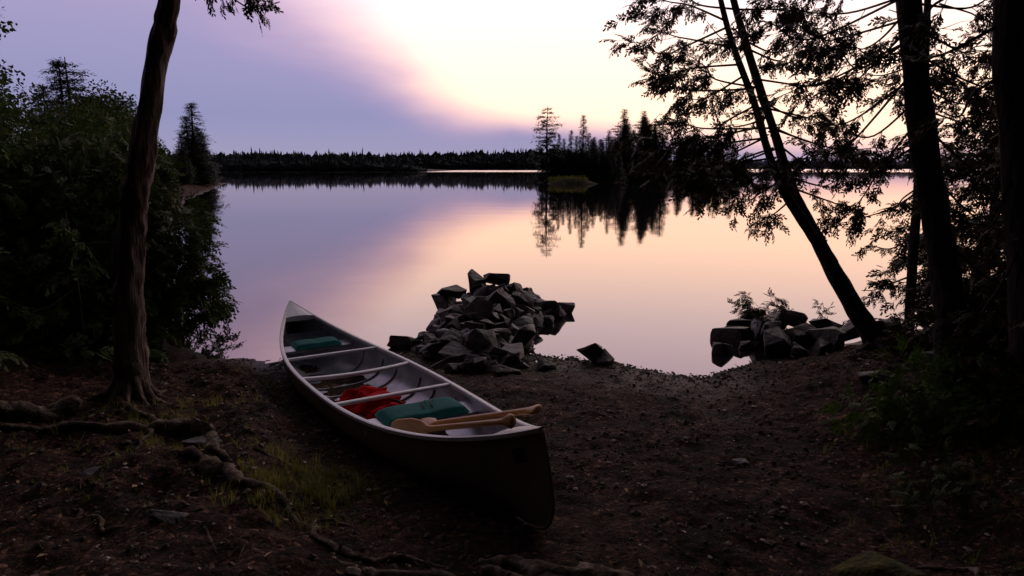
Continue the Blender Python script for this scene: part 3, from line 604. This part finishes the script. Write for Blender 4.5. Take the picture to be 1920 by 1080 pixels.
single(.84,7.2,.19,.15,.18,41); single(1.0,7.1,.16,.12,.14,42); single(-.05,6.6,.2,.09,.06,3); single(.35,6.85,.14,.09,.08,4); single(3.1,5.7,.24,.2,.11,5)
single(-2.0,4.2,.17,.13,.07,7); single(1.66,2.72,.28,.2,.14,77,mat=M_moss,name='mossy_rock',rnd=.5); single(-.45,6.75,.14,.1,.08,12)
single(3.7,5.9,.3,.25,.16,15); single(-1.6,2.95,.1,.07,.04,17); single(-2.3,3.5,.09,.07,.04,18); single(1.5,4.2,.07,.05,.03,19)

# ------------------------------------------------------------ roots
mb=MB()
def root(P,r,seed,lift=.1,k=.62):
    C=catmull([(x,y,0) for x,y in P],9); n=len(C); ii=np.arange(n)
    C[:,0]+=.09*vnoise(ii*.33,np.full(n,seed*3.1))+.04*vnoise(ii*.9,np.full(n,seed*2.1)); C[:,1]+=.11*vnoise(ii*.3+50,np.full(n,seed*3.7))+.04*vnoise(ii*.8,np.full(n,seed*4.3))
    Z=gz(C[:,0],C[:,1]); rr=k*np.interp(np.linspace(0,1,n),np.linspace(0,1,len(r)),r)*(1+.6*vnoise(ii*.5,np.full(n,seed*9.)))
    C[:,2]=Z+rr*lift+.05*vnoise(ii*.22,np.full(n,seed*5.7))-.004
    tube(mb,C,rr,9,0,.35,seed)
root([(-4.2,4.75),(-3.7,4.7),(-3.4,4.72),(-3.25,4.8)],[.08,.08,.075,.05],1,.7,1.)
root([(-3.6,4.4),(-3.0,4.33),(-2.55,4.3),(-2.3,4.38),(-2.0,4.3),(-1.85,4.0),(-1.62,3.72)],[.03,.035,.04,.06,.06,.035,.015],2,.7,.75)
root([(-2.95,4.95),(-2.6,4.6),(-2.3,4.38)],[.05,.04,.04],3,.2)
root([(-2.4,4.32),(-2.35,4.0),(-2.5,3.7)],[.035,.02,.01],4,.3)
root([(-1.95,3.7),(-1.72,3.62),(-1.38,3.36),(-1.02,3.12),(-.75,2.85),(-.5,2.8),(-.3,2.72)],[.03,.075,.05,.028,.025,.02,.008],5,.5,.7)
root([(-1.38,3.36),(-1.35,3.15),(-1.5,2.95)],[.03,.018,.008],6,.3)
root([(-1.7,3.9),(-1.4,3.85),(-1.15,3.75),(-.95,3.5)],[.015,.022,.02,.008],7,.6)
root([(-2.2,3.2),(-1.9,3.0),(-1.6,2.95),(-1.3,2.7)],[.015,.02,.018,.01],9,.2)
root([(-1.02,3.12),(-.8,3.2),(-.62,3.1)],[.02,.014,.006],10,.3)
root([(-.9,2.95),(-.6,2.72),(-.2,2.6),(.2,2.62)],[.02,.035,.045,.03],11,.1)
root([(-.1,2.8),(.15,2.72),(.4,2.66),(.6,2.5)],[.02,.07,.07,.03],15,.0,.8)
root([(-.15,2.72),(.15,2.66),(.5,2.55)],[.03,.06,.03],16,.0,.8)
root([(1.9,2.9),(2.1,2.75),(2.2,2.5)],[.015,.03,.03],17,.5)
root([(1.35,2.7),(1.4,2.55),(1.35,2.4)],[.015,.03,.03],18,.5)
root([(3.8,6.6),(3.4,6.3),(3.1,6.2)],[.04,.03,.01],13,.4)
root([(3.85,7.0),(3.5,6.7),(3.45,6.4)],[.06,.04,.02],14,.9)
mb.obj('tree_roots',[M_root],smooth=True)

# ------------------------------------------------------------ scatter
OV=np.array([(1,0,0),(-1,0,0),(0,1,0),(0,-1,0),(0,0,1),(0,0,-1),(.62,.62,.3),(-.62,.6,.35),(.6,-.63,.35),(-.6,-.6,.3)])
OF=[(4,0,6),(4,6,2),(4,2,7),(4,7,1),(4,1,9),(4,9,3),(4,3,8),(4,8,0),(5,6,0),(5,2,6),(5,7,2),(5,1,7),(5,9,1),(5,3,9),(5,8,3),(5,0,8)]
def in_canoe(x,y):
    rx=x-.143; ry=y-3.15; a=rx*-.515+ry*.857; l=rx*.857+ry*.515
    return (a>-.1)&(a<5.2)&(np.abs(l)<.42)
n=14000
px=rng.uniform(-3.4,3.6,n); py=2.3+5.4*rng.random(n)**1.1
ys=np.interp(px,SX,SY); k1=(py<ys+.1)&~in_canoe(px,py)&(vnoise(px*2.1,py*2.1)+.5>rng.random(n)*.9)
extra=4200; ex=rng.uniform(-2.6,3.0,extra); ey=np.interp(ex,SX,SY)-np.abs(rng.normal(0,.25,extra))+.05
px=np.concatenate([px[k1],ex]);py=np.concatenate([py[k1],ey]);n=len(px); pz=gz(px,py)
s=.004+.014*rng.random(n)**3+.024*(rng.random(n)>.97)*rng.random(n)
A=rng.uniform(0,6.28,n); V=OV[None]*np.stack([s*rng.uniform(.8,1.5,n),s*rng.uniform(.7,1.1,n),s*rng.uniform(.4,.8,n)],-1)[:,None,:]*rng.uniform(.8,1.2,(n,len(OV),1))
ca,sa=np.cos(A)[:,None],np.sin(A)[:,None]; V=np.stack([V[...,0]*ca-V[...,1]*sa,V[...,0]*sa+V[...,1]*ca,V[...,2]],-1)+np.stack([px,py,pz+s*.25],-1)[:,None,:]
FF=(np.array(OF)[None]+(np.arange(n)*len(OV))[:,None,None]).reshape(-1,3)
def islandmat(name,stops,rough=.7):
    m,nt,b=newmat(name); ge=N(nt,'ShaderNodeNewGeometry'); r=ramp(nt,stops,ge.outputs['Random Per Island']); nt.links.new(r.outputs[0],b.inputs['Base Color']); b.inputs['Roughness'].default_value=rough; b.inputs['Specular IOR Level'].default_value=.25; return m
mesh_obj('gravel',V.reshape(-1,3),FF,islandmat('pebble_stone',[(0,(.02,.012,.009)),(.6,(.08,.052,.038)),(.88,(.18,.135,.105)),(1,(.58,.48,.40))],.7))
n=10000; px=rng.uniform(-3.6,3.6,n); py=2.3+5.2*rng.random(n); kk=(py<np.interp(px,SX,SY))&~in_canoe(px,py)&((rng.random(n)<.55)|(px<-1.0)|(px>1.9)); px=px[kk];py=py[kk];n=len(px)
LV=np.array([(0,0,0),(.5,.28,.12),(1,0,.02),(.5,-.28,.10)]); dr=rng.normal(size=(n,3));dr[:,2]*=.35; nr=rng.normal(0,.55,(n,3))+np.array([0,0,1.])
mb=MB(); place(mb,(LV,np.array([(0,1,2,3)])),np.stack([px,py,gz(px,py)+.007],-1),dr,nr,.010+.038*rng.random(n)**1.6); mb.obj('leaf_litter',[islandmat('dead_leaf',[(0,(.025,.012,.007)),(.5,(.08,.04,.02)),(.88,(.20,.11,.05)),(1,(.55,.38,.22))],.8)])
mb=MB()
for i in range(700):
    x=random.uniform(-3.3,3.4);y=random.uniform(2.4,7.2)
    if y>np.interp(x,SX,SY) or in_canoe(np.array([x]),np.array([y]))[0] or (random.random()<.5 and -1<x<2): continue
    a=random.uniform(0,6.28);l=random.uniform(.03,.16); P=[(x+math.cos(a)*l*t+random.uniform(-.01,.01),y+math.sin(a)*l*t+random.uniform(-.01,.01),0) for t in (0,.5,1)]
    P=[(p[0],p[1],g(p[0],p[1])+.006) for p in P]; tube(mb,np.array(P),[.003,.0015],4,0)
mb.obj('fallen_twigs',[M_root])
GT=[];GF=[]
r_=random.Random(4)
for i in range(9):
    a=r_.uniform(0,6.28);bx,by=r_.uniform(-.15,.15),r_.uniform(-.15,.15);l=r_.uniform(.6,1.1);ln=r_.uniform(.15,.9);wd=.022;b=len(GT)
    sx,sy=-math.sin(a)*wd,math.cos(a)*wd
    for t in (0,.4,.75,1):
        ox=bx+math.cos(a)*ln*t**1.8*l;oy=by+math.sin(a)*ln*t**1.8*l;oz=l*t*(1-.25*t*ln);w_=(1-t*.93)
        GT+= [(ox-sx*w_,oy-sy*w_,oz),(ox+sx*w_,oy+sy*w_,oz)]
    for q in range(3): GF.append((b+2*q,b+2*q+1,b+2*q+3,b+2*q+2))
GT=(np.array(GT),np.array(GF))
def tufts(mb,cs):
    pos=[];sc=[]
    for x,y,r,n_,h in cs:
        for i in range(n_):
            xx=x+rng.normal(0,r);yy=y+rng.normal(0,r*.7)
            if in_canoe(np.array([xx]),np.array([yy]))[0]: continue
            pos.append((xx,yy,g(xx,yy)-.01)); sc.append(h*rng.uniform(.4,1.2))
    pos=np.array(pos);n=len(pos);a=rng.uniform(0,6.28,n)
    place(mb,GT,pos,np.stack([np.cos(a),np.sin(a),np.zeros(n)],-1),np.tile([0,0,1.],(n,1))+rng.normal(0,.2,(n,3)),sc)
mb=MB(); tufts(mb,[(-1.15,3.75,.13,90,.11),(-1.35,3.5,.12,70,.09),(-1.0,3.55,.12,70,.12),(-2.15,4.1,.15,80,.09),(-2.5,4.55,.2,50,.08),(-1.7,3.95,.25,70,.07),(-1.25,3.2,.14,60,.09),(-2.7,4.8,.3,60,.09),(-2.9,4.0,.3,50,.06),(-2.2,6.1,.3,50,.08),(-2.0,5.2,.3,50,.06),(-.95,3.2,.1,40,.07),(-2.0,3.3,.4,60,.05),(2.7,4.6,.25,40,.12),(2.6,3.8,.3,40,.11),(2.3,3.1,.3,30,.10)])
mb.obj('grass',[M_grass])

# ------------------------------------------------------------ canoe
Nn=np.array([.143,3.15]); Ff=np.array([-2.49,7.53]); AX=norm(Ff-Nn); LEN=np.linalg.norm(Ff-Nn); RT=np.array([AX[1],-AX[0]])
cen=np.array([*(Nn+Ff)/2,.15])
can=empty('canoe',tuple(cen))
def rimz(s): return .85+(.62-.85)*s-.305*(1-abs(2*s-1)**3.4)
def keelz(s): return .275-.275*s+.02*abs(2*s-1)**6
HB=.475
def hw(s): return HB*max(0,1-abs(2*s-1)**2.4)**.95
def cw(s,l,z,ext=0):
    p=(Nn+Ff)/2+AX*((s-.5)*LEN+ext)+RT*l; return np.array([p[0],p[1],z])-cen
def stem(h):
    return float(np.interp(h,[0,.04,.1,.2,.35,.55,.78,1],[-.12,-.02,.045,.085,.105,.085,.045,0]))
def hullpt(s,q,inset=0):
    k=1-abs(2*s-1); n=2.0+1.3*min(1,k*2.2); th=abs(q)*math.pi/2
    yy=math.sin(th)**(2/n); zz=1-math.cos(th)**(2/n)
    vv=min(1,k*3.5); zl=abs(q)
    zz=zz*vv+zl*(1-vv); yy=yy*vv+(zl**.6)*(1-vv)
    zk,zr=keelz(s),rimz(s); w_=hw(s)
    return cw(s,math.copysign(1,q)*max(0,w_*yy-inset), zk+(zr-zk)*zz+(inset if zz<.9 else 0), (2*s-1)*stem(zz)*abs(2*s-1)**3)
def build_hull(inset,flip):
    ns,nq=72,30; V=[];F=[]
    ss=[.5-.5*math.cos(math.pi*i/ns)*1.0 for i in range(ns+1)]; ss=[.4*a+.6*i/ns for i,a in enumerate(ss)]
    for s in ss:
        for j in range(nq+1): V.append(hullpt(s,-1+2*j/nq,inset))
    for i in range(ns):
        for j in range(nq):
            f=(i*(nq+1)+j,(i+1)*(nq+1)+j,(i+1)*(nq+1)+j+1,i*(nq+1)+j+1); F.append(f[::-1] if flip else f)
    return V,F
M_hull=noisy('hull_paint',(.13,.092,.066),(.18,.133,.098),3,.55,.2,60,c3=(.22,.17,.13),bdist=.002,spec=.3)
M_alu=noisy('brushed_aluminium',(.28,.29,.34),(.42,.43,.48),5,.42,.15,30,c3=(.56,.57,.62),bdist=.004,metal=.6)
M_rail=noisy('gunwale_aluminium',(.66,.66,.70),(.80,.80,.82),12,.45,.05,60,metal=.1,spec=.5)
M_dark=noisy('dark_sticker',(.015,.015,.02),(.03,.03,.035),12,.5,.0)
M_teal=noisy('teal_vinyl',(.004,.10,.105),(.010,.15,.15),9,.8,.3,30,bdist=.006,spec=.12)
M_red=noisy('red_nylon',(.40,.003,.008),(.60,.006,.014),12,.8,.6,25,bdist=.012,spec=.05)
M_wood=noisy('varnished_wood',(.50,.24,.07),(.70,.38,.13),5,.35,.1,40,(1,1,8))
M_strap=noisy('black_webbing',(.015,.015,.017),(.03,.03,.03),30,.7,.1)
V,F=build_hull(0,False); mesh_obj('hull_outside',V,F,M_hull,can,True)
V,F=build_hull(.008,True); mesh_obj('hull_inside',V,F,M_alu,can,True)
for sd,nm in ((-1,'gunwale_left'),(1,'gunwale_right')):
    ns=90; V=[];F=[]
    for i in range(ns+1):
        s=i/ns; w_=hw(s); c=[(-.018,-.020),(.014,-.016),(.016,.006),(.006,.010),(-.012,.010),(-.018,.004)]
        for a,b in c: V.append(cw(s,sd*max(0,w_+a),rimz(s)+b))
    m_=6
    for i in range(ns):
        for j in range(m_): F.append((i*m_+j,i*m_+(j+1)%m_,(i+1)*m_+(j+1)%m_,(i+1)*m_+j))
    mesh_obj(nm,V,F,M_rail,can,False)
for nm,sgn in (('stem_band_near',0),('stem_band_far',1)):
    mb=MB(); P=[]
    for h in np.linspace(0.0,1,22):
        s=float(sgn); P.append(cw(s,0,keelz(s)+(rimz(s)-keelz(s))*h,(2*s-1)*(stem(h)+.003)))
    tube(mb,np.array(P),[.010,.012,.012],6,0); mb.obj(nm,[M_hull],can,True)
mb=MB(); tube(mb,np.array([cw(s,0,keelz(s)-.004) for s in np.linspace(.03,.97,40)]),[.012,.012],6,0); mb.obj('keel',[M_hull],can,True)
def deck(nm,s0,s1,lip):
    V=[];F=[];n=14
    for i in range(n+1):
        s=s0+(s1-s0)*i/n; w_=max(.001,hw(s)-.006); z=rimz(s)
        for q in (-1,-.5,0,.5,1): V.append(cw(s,w_*q,z+.008+.015*(1-q*q)*min(1,w_*8)))
    for i in range(n):
        for j in range(4): F.append((i*5+j,i*5+j+1,i*5+j+6,i*5+j+5))
    b=len(V); s=lip; w_=hw(s)-.006
    for q in (-1,-.5,0,.5,1): V.append(cw(s,w_*q,rimz(s)-.035))
    k=0 if lip==s0 else n
    for j in range(4): F.append((k*5+j,k*5+j+1,b+j+1,b+j))
    mesh_obj(nm,V,F,M_rail,can)
deck('deck_far',.925,1.0,.925); deck('deck_near',0,.055,.055)
def bar(nm,s,zoff,wid,th,mat,curve=0,l=None):
    V=[];F=[];n=16; w_=(hw(s)-.01) if l is None else l
    for i in range(n+1):
        q=-1+2*i/n; ss=s+curve*(1-q*q)/LEN+0; dz=zoff
        for a,b in ((-1,-1),(1,-1),(1,1),(.6,1.6),(-.6,1.6),(-1,1)): V.append(cw(ss,w_*q,rimz(s)+dz+b*th/2, a*wid/2))
    m_=6
    for i in range(n):
        for j in range(m_): F.append((i*m_+j,i*m_+(j+1)%m_,(i+1)*m_+(j+1)%m_,(i+1)*m_+j))
    F.append((5,4,3,2,1,0)); F.append(tuple(n*m_+j for j in range(6)))
    return mesh_obj(nm,V,F,mat,can)
bar('thwart_near',.385,-.012,.045,.018,M_rail); bar('carrying_yoke',.55,-.012,.05,.02,M_rail,-.07); bar('thwart_far',.69,-.012,.04,.018,M_rail)
bar('seat_near',.295,-.075,.24,.02,M_alu); bar('seat_far',.80,-.085,.22,.02,M_alu)
def cushion(nm,s,l,w_,d,h,zo):
    V=[];F=[];nx_,ny_=22,14
    for side in (0,1):
        for i in range(nx_+1):
            for j in range(ny_+1):
                a=-1+2*i/nx_;b=-1+2*j/ny_
                puff=(1-abs(a)**8)*(1-abs(b)**8); quilt=.86+.14*abs(math.sin((a+1)*math.pi*1.0))
                z=h*.15+(h*.85*puff**.4*quilt if side else -h*.15*puff)
                ra=a*(1-.02*abs(b)**4); rb=b*(1-.03*abs(a)**4)
                V.append(cw(s,l+ra*w_/2,rimz(s)+zo+z,rb*d/2))
    k=(nx_+1)*(ny_+1)
    for side in (0,1):
        for i in range(nx_):
            for j in range(ny_):
                a=side*k+i*(ny_+1)+j; f=(a,a+1,a+ny_+2,a+ny_+1); F.append(f if side==0 else f[::-1])
    bnd=[(i,0) for i in range(nx_)]+[(nx_,j) for j in range(ny_)]+[(i,ny_) for i in range(nx_,0,-1)]+[(0,j) for j in range(ny_,0,-1)]
    ids=[i*(ny_+1)+j for i,j in bnd]
    for q in range(len(ids)):
        a,b=ids[q],ids[(q+1)%len(ids)]; F.append((a,b,b+k,a+k))
    mesh_obj(nm,V,F,M_teal,can,True)
cushion('seat_cushion_near',.297,.03,.60,.30,.06,-.062)
cushion('seat_cushion_far',.80,.0,.46,.26,.055,-.072)
mb=MB()
for q in (.06,.12):
    tube(mb,catmull([cw(.297,q-.04,rimz(.297)+.000,-.05),cw(.297,q-.03,rimz(.297)+.012),cw(.297,q-.0,rimz(.297)+.012,.05),cw(.297,q+.03,rimz(.297)+.000,.1)],4),[.005,.005],5)
mb.obj('cushion_straps',[M_strap],can,True)
for i,s in enumerate((.44,.50,.60,.66,.74,.36)):
    mb=MB(); tube(mb,np.array([hullpt(s,q,.014) for q in np.linspace(-.9,.9,26)]),[.009,.009],5); mb.obj('rib_%d'%(i+1),[M_alu],can,True)
for nm,s in (('bulkhead_near',.13),('bulkhead_far',.875)):
    V=[hullpt(s,q,.009) for q in np.linspace(-1,1,17)]
    V=[v-np.array([0,0,0.06 if i in (0,16) else 0]) for i,v in enumerate(V)]
    mesh_obj(nm,V,[tuple(range(17))],M_alu,can)
for sg,nm in ((1,'hull_patch_right'),(-1,'hull_patch_left')):
    V=[];F=[]
    for i in range(5):
        for j in range(5):
            V.append(hullpt(.02+.014*i/4,sg*(.76+.12*j/4))+sg*np.array([*RT,0])*.003)
    for i in range(4):
        for j in range(4): F.append((i*5+j,i*5+j+1,i*5+j+6,i*5+j+5))
    mesh_obj(nm,V,F,M_dark,can)
def crumple(nm,s,l,z,sx,sy,sz,seed,mat):
    bm=bmesh.new(); bmesh.ops.create_icosphere(bm,subdivisions=4,radius=1)
    for v in bm.verts:
        a=v.co.copy(); q=.34*float(fbm(np.array([a.x+seed]),np.array([a.y+a.z*1.3]),2.2,4)[0]); a*=1+q*1.7
        a.z=max(a.z,-.5); p=cw(s,l+a.x*sx,z+a.z*sz,a.y*sy); v.co=Vector(p)
    me=bpy.data.meshes.new(nm); bm.to_mesh(me); bm.free(); me.materials.append(mat); me.polygons.foreach_set('use_smooth',np.ones(len(me.polygons),dtype=bool)); link(bpy.data.objects.new(nm,me),can)
crumple('life_jacket_panel',.44,-.15,.33,.20,.14,.10,1,M_red); crumple('life_jacket_back',.405,-.12,.34,.18,.13,.09,4,M_red); crumple('life_jacket_collar',.355,-.11,.36,.14,.10,.07,8,M_red)
mb=MB(); tube(mb,catmull([cw(.40,-.1,.41),cw(.39,.02,.39),cw(.40,.12,.31),cw(.37,.16,.29)],5),[.008,.008],5); tube(mb,catmull([cw(.455,-.25,.37),cw(.455,-.12,.425),cw(.45,0,.36)],5),[.01,.01],5); mb.obj('life_jacket_straps',[M_strap],can,True)
def paddle(a,b,roll):
    a=np.array(a,float);b=np.array(b,float);d=norm(b-a);L=np.linalg.norm(b-a)
    e=empty('canoe_paddle',tuple(a)); side=norm(np.cross(d,[0,0,1])); up=np.cross(side,d); side=side*math.cos(roll)+up*math.sin(roll); up=np.cross(side,d)
    V=[];F=[];m_=12
    st=[(0,.020,.014),(.008,.032,.017),(.03,.038,.018),(.06,.030,.016),(.09,.019,.017),(.13,.0165,.0165),(L-.55,.017,.0165),(L-.5,.02,.014),(L-.42,.055,.010),(L-.3,.075,.007),(L-.1,.078,.006),(L-.03,.06,.005),(L,.012,.004)]
    for t,w_,h in st:
        for j in range(m_):
            q=2*math.pi*j/m_; V.append(d*t+side*w_*math.cos(q)+up*h*math.sin(q))
    for i in range(len(st)-1):
        for j in range(m_): F.append((i*m_+j,i*m_+(j+1)%m_,(i+1)*m_+(j+1)%m_,(i+1)*m_+j))
    F.append(tuple(range(m_-1,-1,-1))); F.append(tuple((len(st)-1)*m_+j for j in range(m_)))
    mesh_obj('shaft_and_blade',V,F,M_wood,e,True)
def cworld(s,l,z): return cw(s,l,z)+cen
paddle((.13,3.20,.93),tuple(cworld(.30,-.12,.36)),.5)
paddle((.01,3.19,.875),tuple(cworld(.265,-.27,.42)),1.4)

# ------------------------------------------------------------ camera
cam=bpy.data.cameras.new('camera'); co=link(bpy.data.objects.new('camera',cam)); co.location=(0,0,2.1); co.rotation_euler=(RAD(80),0,0)
cam.lens=24; cam.sensor_width=36; cam.clip_end=4000; cam.clip_start=.05
scene.camera=co
scene.view_settings.view_transform='Standard'; scene.view_settings.look='None'; scene.view_settings.exposure=0
